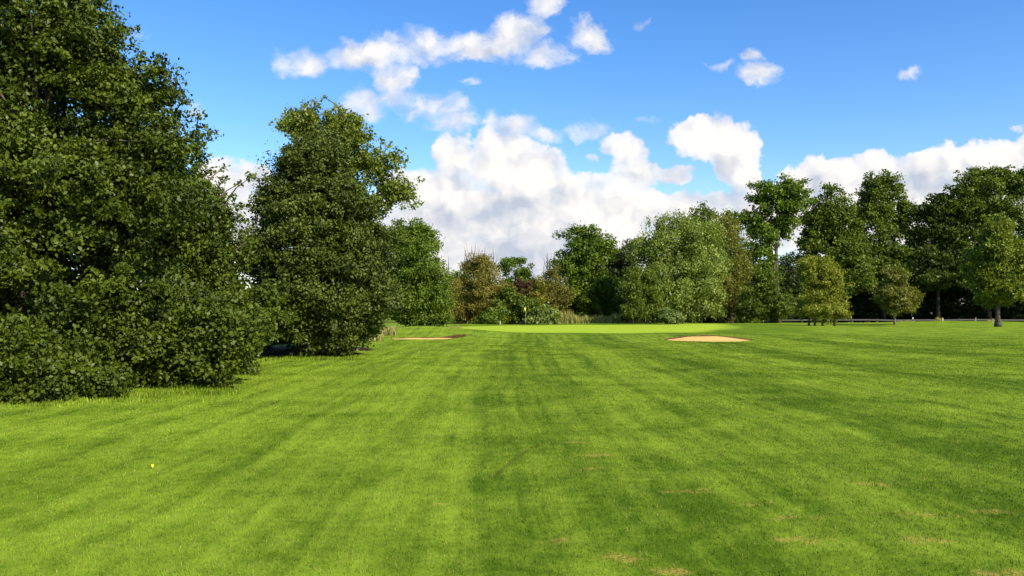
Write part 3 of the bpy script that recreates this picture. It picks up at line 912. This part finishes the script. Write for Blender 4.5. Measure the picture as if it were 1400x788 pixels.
# --- right: tall open tree and the dark wood by the road
tree("tall_tree", "tree", 'tall open tree with bright cloud showing through its high crown', 127, 1064,
     [(1062, 262, 38, 20), (1040, 280, 24, 20), (1088, 262, 20, 18), (1030, 306, 18, 18), (1062, 292, 30, 18), (1082, 285, 16, 16), (1046, 322, 22, 16), (1075, 315, 14, 14), (1035, 342, 20, 16), (1045, 365, 22, 18)],
     L_LUSH, leaf=0.40, aspect=0.65, clump=0.95, n_clumps=360, per=50, seed=53, trunk_r=0.45, limbs=26, hollow=0.35, gap=0.14,
     sprigs=[(1107, 262, 7), (1100, 248, 8), (1020, 290, 7), (1072, 242, 8)])
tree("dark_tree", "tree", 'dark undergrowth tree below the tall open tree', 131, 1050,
     [(1030, 380, 24, 22), (1055, 385, 24, 20), (1075, 372, 16, 22), (1050, 415, 42, 30)], L_SHADE, leaf=0.36, clump=1.0, n_clumps=280, per=58, seed=55, limbs=10)
tree("leafy_shrub", "shrub", 'mixed green shrub left of the three-stemmed tree, below the tall open tree', 113, 1048,
     [(1048, 385, 16, 22), (1040, 410, 22, 26), (1062, 418, 20, 24), (1025, 425, 20, 18)], L_MID, leaf=0.30, aspect=0.6, clump=0.75, n_clumps=330, per=52, seed=57, trunk_r=0.12, limbs=14, hollow=0.3)
tree("multi_stem_tree", "tree", 'yellow-green bushy tree with three short stems on the right lawn', 93, 1124,
     [(1108, 368, 15, 20), (1122, 375, 20, 26), (1110, 398, 20, 30), (1132, 400, 24, 30), (1142, 414, 18, 18), (1122, 422, 32, 16), (1105, 425, 20, 12), (1145, 425, 12, 10)],
     L_LIME, leaf=0.22, aspect=0.5, clump=0.55, n_clumps=560, per=62, seed=59, droop=0.2, trunk_r=0.11, trunks=[(1107, 0.3), (1113, -0.2), (1125, 0.1), (1140, -0.3), (1143, 0.4)], limbs=40, hollow=0.4)
tree("dark_tree", "tree", 'tall dark tree right of the tall open tree, first of the wood behind the road', 133, 1140,
     [(1135, 278, 24, 22), (1120, 305, 20, 24), (1148, 305, 28, 30), (1140, 345, 42, 36), (1150, 372, 42, 30), (1112, 330, 14, 16)], L_MID, leaf=0.42, aspect=0.65, clump=1.05, n_clumps=560, per=56, seed=61, trunk_r=0.36, bark=BARK_DARK, limbs=24,
     sprigs=[(1128, 254, 7), (1150, 262, 7), (1108, 296, 7)])
tree("dark_tree", "tree", 'highest lacy-topped tree of the wood, behind the small round lawn tree', 136, 1208,
     [(1203, 255, 26, 17), (1224, 265, 20, 17), (1190, 280, 24, 24), (1222, 290, 26, 24), (1200, 325, 44, 38), (1198, 362, 46, 32)], L_MID, leaf=0.40, aspect=0.6, clump=0.95, n_clumps=620, per=54, seed=63, trunk_r=0.36, bark=BARK_DARK, limbs=40, gap=0.08,
     sprigs=[(1190, 238, 7), (1208, 236, 7), (1236, 262, 7), (1246, 290, 8), (1240, 278, 6)])
tree("dark_tree", "tree", 'dark rounded tree in the dip of the wood, left of the rightmost tall tree', 133, 1282,
     [(1285, 285, 22, 20), (1270, 305, 22, 24), (1300, 310, 26, 30), (1282, 345, 42, 38), (1280, 368, 44, 32)], L_WOOD, leaf=0.42, aspect=0.65, clump=1.05, n_clumps=560, per=56, seed=65, trunk_r=0.36, bark=BARK_DARK, limbs=20,
     sprigs=[(1272, 268, 7), (1290, 266, 7)])
tree("dark_tree", "tree", 'tall spreading tree at the right edge of the wood, above the lone lawn tree', 131, 1352,
     [(1328, 258, 22, 20), (1355, 248, 26, 17), (1388, 250, 26, 20), (1318, 280, 22, 24), (1350, 285, 38, 34), (1395, 290, 36, 40), (1350, 340, 50, 40), (1370, 365, 54, 34)],
     L_MID, leaf=0.42, aspect=0.65, clump=1.0, n_clumps=760, per=54, seed=67, trunk_r=0.36, bark=BARK_DARK, limbs=40,
     sprigs=[(1332, 232, 8), (1318, 240, 7), (1365, 232, 8), (1396, 236, 8), (1306, 262, 7)])
tree("dark_tree", "tree", 'dark tree at the right border of the photo, mostly out of frame', 134, 1450,
     [(1440, 270, 40, 40), (1450, 340, 60, 60), (1445, 400, 60, 44)], L_SHADE, leaf=0.45, clump=1.1, n_clumps=360, per=52, seed=69, limbs=10)
bk = 'dark trees filling the back of the wood'
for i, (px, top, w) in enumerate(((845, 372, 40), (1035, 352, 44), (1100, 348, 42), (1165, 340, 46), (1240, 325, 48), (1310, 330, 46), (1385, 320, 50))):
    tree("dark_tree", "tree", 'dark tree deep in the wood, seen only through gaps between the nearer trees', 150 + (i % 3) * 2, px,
         [(px, top + 24, w * 0.7, 24), (px - 8, top + 55, w, 32), (px + 6, top + 85, w, 28)], L_SHADE, leaf=0.5, clump=1.2, n_clumps=260, per=55, seed=130 + i, trunk_r=0.3, bark=BARK_DARK, limbs=8, group=bk)
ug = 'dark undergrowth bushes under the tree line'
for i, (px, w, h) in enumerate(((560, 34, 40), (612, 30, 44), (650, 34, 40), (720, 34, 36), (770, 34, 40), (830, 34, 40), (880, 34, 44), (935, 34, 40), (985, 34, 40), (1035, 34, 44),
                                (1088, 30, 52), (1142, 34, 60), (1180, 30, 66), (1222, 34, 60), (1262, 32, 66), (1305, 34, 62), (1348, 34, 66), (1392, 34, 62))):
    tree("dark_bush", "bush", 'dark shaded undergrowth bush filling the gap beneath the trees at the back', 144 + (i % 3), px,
         [(px, 440 - h * 0.55, w, h * 0.75), (px + 8, 432, w, 14), (px - 10, 425, w, 18)], L_SHADE, leaf=0.42, clump=0.9, n_clumps=190, per=50, seed=80 + i, trunk_r=0.1, bark=BARK_DARK, limbs=5, group=ug)
tree("lawn_tree", "tree", 'small round dull green tree with a thin bare trunk, alone on the right lawn', 99, 1223,
     [(1224, 375, 14, 15), (1222, 395, 24, 22), (1208, 408, 16, 13), (1240, 408, 16, 13), (1224, 416, 24, 10)], L_WILLOW2, leaf=0.24, aspect=0.5, clump=0.55, n_clumps=300, per=58, seed=91,
     trunk_r=0.13, bark=BARK_PALE, limbs=30, hollow=0.3)
LT = tree("lawn_tree", "tree", 'larger green and yellowish tree with a stout trunk near the right edge of the lawn', 84, 1364,
     [(1368, 318, 18, 24), (1362, 345, 30, 28), (1375, 372, 34, 30), (1342, 375, 24, 26), (1365, 398, 42, 18), (1392, 350, 20, 30), (1400, 395, 16, 18)], L_LAWN, leaf=0.28, aspect=0.6, clump=0.65, n_clumps=620, per=58, seed=93,
     trunk_r=0.24, limbs=30, hollow=0.4, sprigs=[(1370, 294, 6), (1354, 306, 5), (1385, 308, 6), (1325, 362, 6), (1318, 385, 6)])

# trunk guard of the stout lawn tree
guard = Geo()
DARKPLAST = simple_mat("dark_guard", (0.02, 0.02, 0.018), 0.6, 0.2)
guard.tube([(0, 0, -0.05), (0, 0, 0.25), (0, 0, 0.5)], [0.37, 0.36, 0.33], 14)
guard.build("trunk_guard", DARKPLAST, LT, True)

# ------------------------------------------------------------------ tall grasses
def blades(name, label, spots, mat, seed, cat='grass'):
    """upright grass blades: spots = (px0, px1, D0, D1, height, count)"""
    rng = np.random.default_rng(seed)
    V = []
    for (p0, p1, D0, D1, hgt, n) in spots:
        D = D0 + (D1 - D0) * rng.random(n)
        x = (p0 + (p1 - p0) * rng.random(n) - 700) / F * D
        z = ground(x, D)
        h = hgt * (0.35 + 0.75 * rng.random(n)) * (0.78 + 0.16 * np.sin(x * 2.3 + D * 1.7) + 0.12 * np.sin(x * 5.1))
        w = (0.018 + 0.02 * rng.random(n) + 0.0003 * D) * min(1.0, D0 / 60 + 0.02)
        th = rng.random(n) * np.pi
        la = rng.random(n) * 2 * np.pi
        ln = h * 0.28 * rng.random(n)
        hx, hy = np.cos(th) * w, np.sin(th) * w
        v = np.empty((n, 4, 3))
        v[:, 0] = np.stack([x - hx, D - hy, z - .03], 1)
        v[:, 1] = np.stack([x + hx, D + hy, z - .03], 1)
        v[:, 2] = np.stack([x + hx * .7 + np.cos(la) * ln * .4, D + hy * .7 + np.sin(la) * ln * .4, z + h * .6], 1)
        v[:, 3] = np.stack([x + np.cos(la) * ln, D + np.sin(la) * ln, z + h], 1)
        V.append(v)
    V = np.concatenate(V)
    o = mesh_from(name, V.reshape(-1, 3), np.arange(len(V) * 4).reshape(-1, 4), mat, tint=rng.random(len(V)))
    return tag(o, label, cat, kind='stuff')


blades("reeds", 'pale tall reeds along the back of the putting green', [(752, 845, 108, 114, 1.25, 5200), (755, 785, 107, 111, 1.9, 1500), (838, 848, 108, 112, 1.6, 500)], L_REED, 5, 'reeds')
blades("tall_grass", 'tall yellowish weeds between the conical tree and the left mound', [(505, 542, 56, 60, .65, 1500), (490, 525, 48, 54, .5, 900), (545, 630, 72, 78, .5, 1500)], L_REED, 6)
blades("unmown_grass", 'longer unmown grass tufts along the foot of the left trees',
       [(-40, 120, 14.3, 16.0, .10, 3200), (60, 230, 15.0, 17.4, .10, 3600), (210, 330, 16.4, 20.0, .11, 3600), (30, 300, 14.8, 18.0, .16, 500), (360, 500, 28.8, 31.5, .14, 2600)], TURF_BLADES, 12)
blades("dry_grass", 'dry pale grass along the guard rail and the road bank',
       [(1225, 1250, 120, 123, .45, 900), (1279, 1286, 119, 121, .9, 160), (1150, 1400, 120, 124, .28, 2600), (1350, 1368, 108, 112, .3, 300)], L_REED, 8)

# ------------------------------------------------------------------ flag, stakes, guard rail
GREYW = simple_mat("weathered_white_paint", (0.42, 0.40, 0.36), 0.7, 0.15)
WHITE = simple_mat("white_paint", (0.80, 0.80, 0.78), 0.5, 0.06)
YELLOWP = simple_mat("yellow_pole_paint", (0.30, 0.29, 0.12), 0.5, 0.08)
FLAGY = simple_mat("yellow_flag_cloth", (0.78, 0.68, 0.10), 0.8, 0.08)
STEEL = simple_mat("galvanised_steel", (0.075, 0.072, 0.068), 0.85, 0.15, 3.0, 0.5)
BLACK = simple_mat("black_paint", (0.02, 0.02, 0.02), 0.5, 0.1)
WOOD = simple_mat("grey_wood", (0.30, 0.26, 0.20), 0.9, 0.25, 9.0)

fx, fy, _ = at(718.6, 440, 96.0)
fl = empty("golf_flag", (fx, fy, gz(fx, fy)), 'thin flagstick with a limp yellow flag on the putting green', 'flag')
g = Geo()
g.tube([(0, 0, -0.1), (0, 0, 1.1), (0, 0, 2.25)], [0.017, 0.015, 0.011], 8)
g.build("pole", YELLOWP, fl, True)
vs, fs = [], []
for i in range(9):
    f = i / 8
    for j in range(7):
        s = j / 6
        wx = -0.20 * s * (1 - 0.25 * f) * (0.75 + 0.25 * f)
        vs.append((wx, 0.07 * math.sin(s * 7 + f * 2) * s, 2.22 - 0.40 * f - 0.20 * s * (1 + 0.3 * math.sin(f * 5))))
for i in range(8):
    for j in range(6):
        fs.append((i * 7 + j, i * 7 + j + 1, (i + 1) * 7 + j + 1, (i + 1) * 7 + j))
fo = mesh_from("cloth", vs, fs, FLAGY, fl, True)
sm = fo.modifiers.new("thickness", 'SOLIDIFY')
sm.thickness = 0.006
g = Geo()
g.tube([(0, 0, 2.245), (0, 0, 2.27), (0, 0, 2.285)], [0.014, 0.02, 0.006], 8)
g.build("finial", WHITE, fl, True)


def stake(name, label, px, D, h, r, mat, cat='post', cap=None):
    x, y, _ = at(px, 440, D)
    o = empty(name, (x, y, gz(x, y)), label, cat)
    g = Geo()
    g.box((0, 0, h / 2 - 0.06), (r, r, h / 2 + 0.06), 0.92)
    g.build("shaft", mat, o)
    if cap:
        c = Geo()
        c.box((0, 0, h + 0.02), (r * 1.15, r * 1.15, 0.018), 0.6)
        c.build("cap", cap, o)
    return o


stake("marker_post", 'short pale marker post at the back left of the putting green', 684, 101, 0.46, 0.05, GREYW, cap=WOOD)
stake("wooden_stake", 'pale wooden stake beside the stout lawn tree trunk', 1357.5, 105, 0.55, 0.04, WOOD, cap=WOOD)
stake("wooden_stake", 'dark grey stake under the wood, left of the stout lawn tree', 1334, 121, 0.85, 0.05, WOOD, cap=WOOD)
stake("marker_post", 'stubby white post beside a brown weed on the right-hand ridge', 1288.8, 119, 0.62, 0.075, GREYW, cap=WOOD)

# roadside delineator
x, y, _ = at(1248, 440, 124)
dl = empty("delineator_post", (x, y, gz(x, y)), 'white roadside delineator post with black band in front of the guard rail', 'post')
g = Geo()
g.tube([(0, 0, -0.1), (0, 0, 0.55)], [0.085, 0.082], 6)
g.build("shaft", WHITE, dl)
g = Geo()
g.tube([(0, 0, 0.55), (0, 0, 0.80)], [0.084, 0.083], 6)
g.build("black_band", BLACK, dl)
g = Geo()
g.tube([(0, 0, 0.80), (0, 0, 1.02), (0.03, 0, 1.10)], [0.083, 0.08, 0.05], 6)
g.build("head", WHITE, dl)

# guard rail along the road
RY = 127.5
gx0, gx1 = 40.0, 104.0
gr = empty("guard_rail", (gx0, RY, gz(gx0, RY)), 'grey steel crash barrier along the road under the wood on the right', 'guard rail')
z0 = gz(gx0, RY)
prof = [(0.0, 0.69), (-0.05, 0.71), (-0.08, 0.74), (-0.05, 0.77), (-0.01, 0.80), (-0.05, 0.83), (-0.08, 0.86), (-0.05, 0.89), (0.0, 0.91)]
nseg = 33
vs, fs = [], []
for i in range(nseg):
    xx = gx0 + (gx1 - gx0) * i / (nseg - 1)
    zz = gz(xx, RY) - z0
    for (dy, dz) in prof:
        vs.append((xx - gx0, dy, zz + dz - 0.10))
npf = len(prof)
for i in range(nseg - 1):
    for j in range(npf - 1):
        fs.append((i * npf + j, (i + 1) * npf + j, (i + 1) * npf + j + 1, i * npf + j + 1))
ro = mesh_from("rail", vs, fs, STEEL, gr, True)
sm = ro.modifiers.new("thickness", 'SOLIDIFY')
sm.thickness = 0.008
post_me = None
for i in range(16):
    xx = gx0 + 2 + i * 4.0
    if post_me is None:
        g = Geo()
        g.box((0, 0.07, 0.35), (0.05, 0.04, 0.50))
        p = g.build("post", STEEL, gr)
        post_me = p
    else:
        p = post_me.copy()
        COL.objects.link(p)
        p.parent = gr
    p.location = (xx - gx0, 0, gz(xx, RY) - z0)

# distant church spire
SLATE = simple_mat("slate", (0.10, 0.115, 0.15), 0.6, 0.15, 0.3)
STONE = simple_mat("church_stone", (0.30, 0.27, 0.24), 0.9, 0.2, 0.3)
sx, sy, tipz = at(613.2, 350.5, 900)
ch = empty("church_tower", (sx, sy, gz(sx, sy)), 'thin dark church spire far off above the trees, left of the brown tree', 'church')
g = Geo()
g.box((0, 0, 17.5), (3.0, 3.0, 18.0))
g.build("tower", STONE, ch)
g = Geo()
zb = 35.4 - 0.0
g.tube([(0, 0, 35.5), (0, 0, 38.5), (0, 0, 50.0), (0, 0, tipz - 1.5)], [3.4, 1.9, 0.95, 0.10], 8)
g.build("spire", SLATE, ch)
g = Geo()
g.tube([(0, 0, tipz - 1.6), (0, 0, tipz)], [0.12, 0.12], 6)
g.box((0, 0, tipz - 0.6), (0.5, 0.1, 0.1))
g.build("cross", SLATE, ch)

# fallen yellow leaf on the left lawn
LEAFY = simple_mat("yellow_fallen_leaf", (0.75, 0.50, 0.03), 0.7, 0.15, 30)
x, y, _ = at(207, 639, 8.75)
vs, fs = [], []
for i in range(7):
    f = i / 6
    w = 0.016 * math.sin(math.pi * (0.08 + 0.9 * f))
    for s in (-1, 0, 1):
        vs.append((s * w, 0.05 * f - 0.025, 0.006 * abs(s) + 0.02 * math.sin(f * 3)))
for i in range(6):
    for j in range(2):
        fs.append((i * 3 + j, i * 3 + j + 1, (i + 1) * 3 + j + 1, (i + 1) * 3 + j))
lf = mesh_from("fallen_leaf", vs, fs, LEAFY)
lf.location = (x, y, gz(x, y) + 0.024)
lf.rotation_euler = (0.5, 0.3, 0.9)
sm = lf.modifiers.new("thickness", 'SOLIDIFY')
sm.thickness = 0.0015
tag(lf, 'small yellow fallen leaf lying on the lawn at lower left', 'leaf')
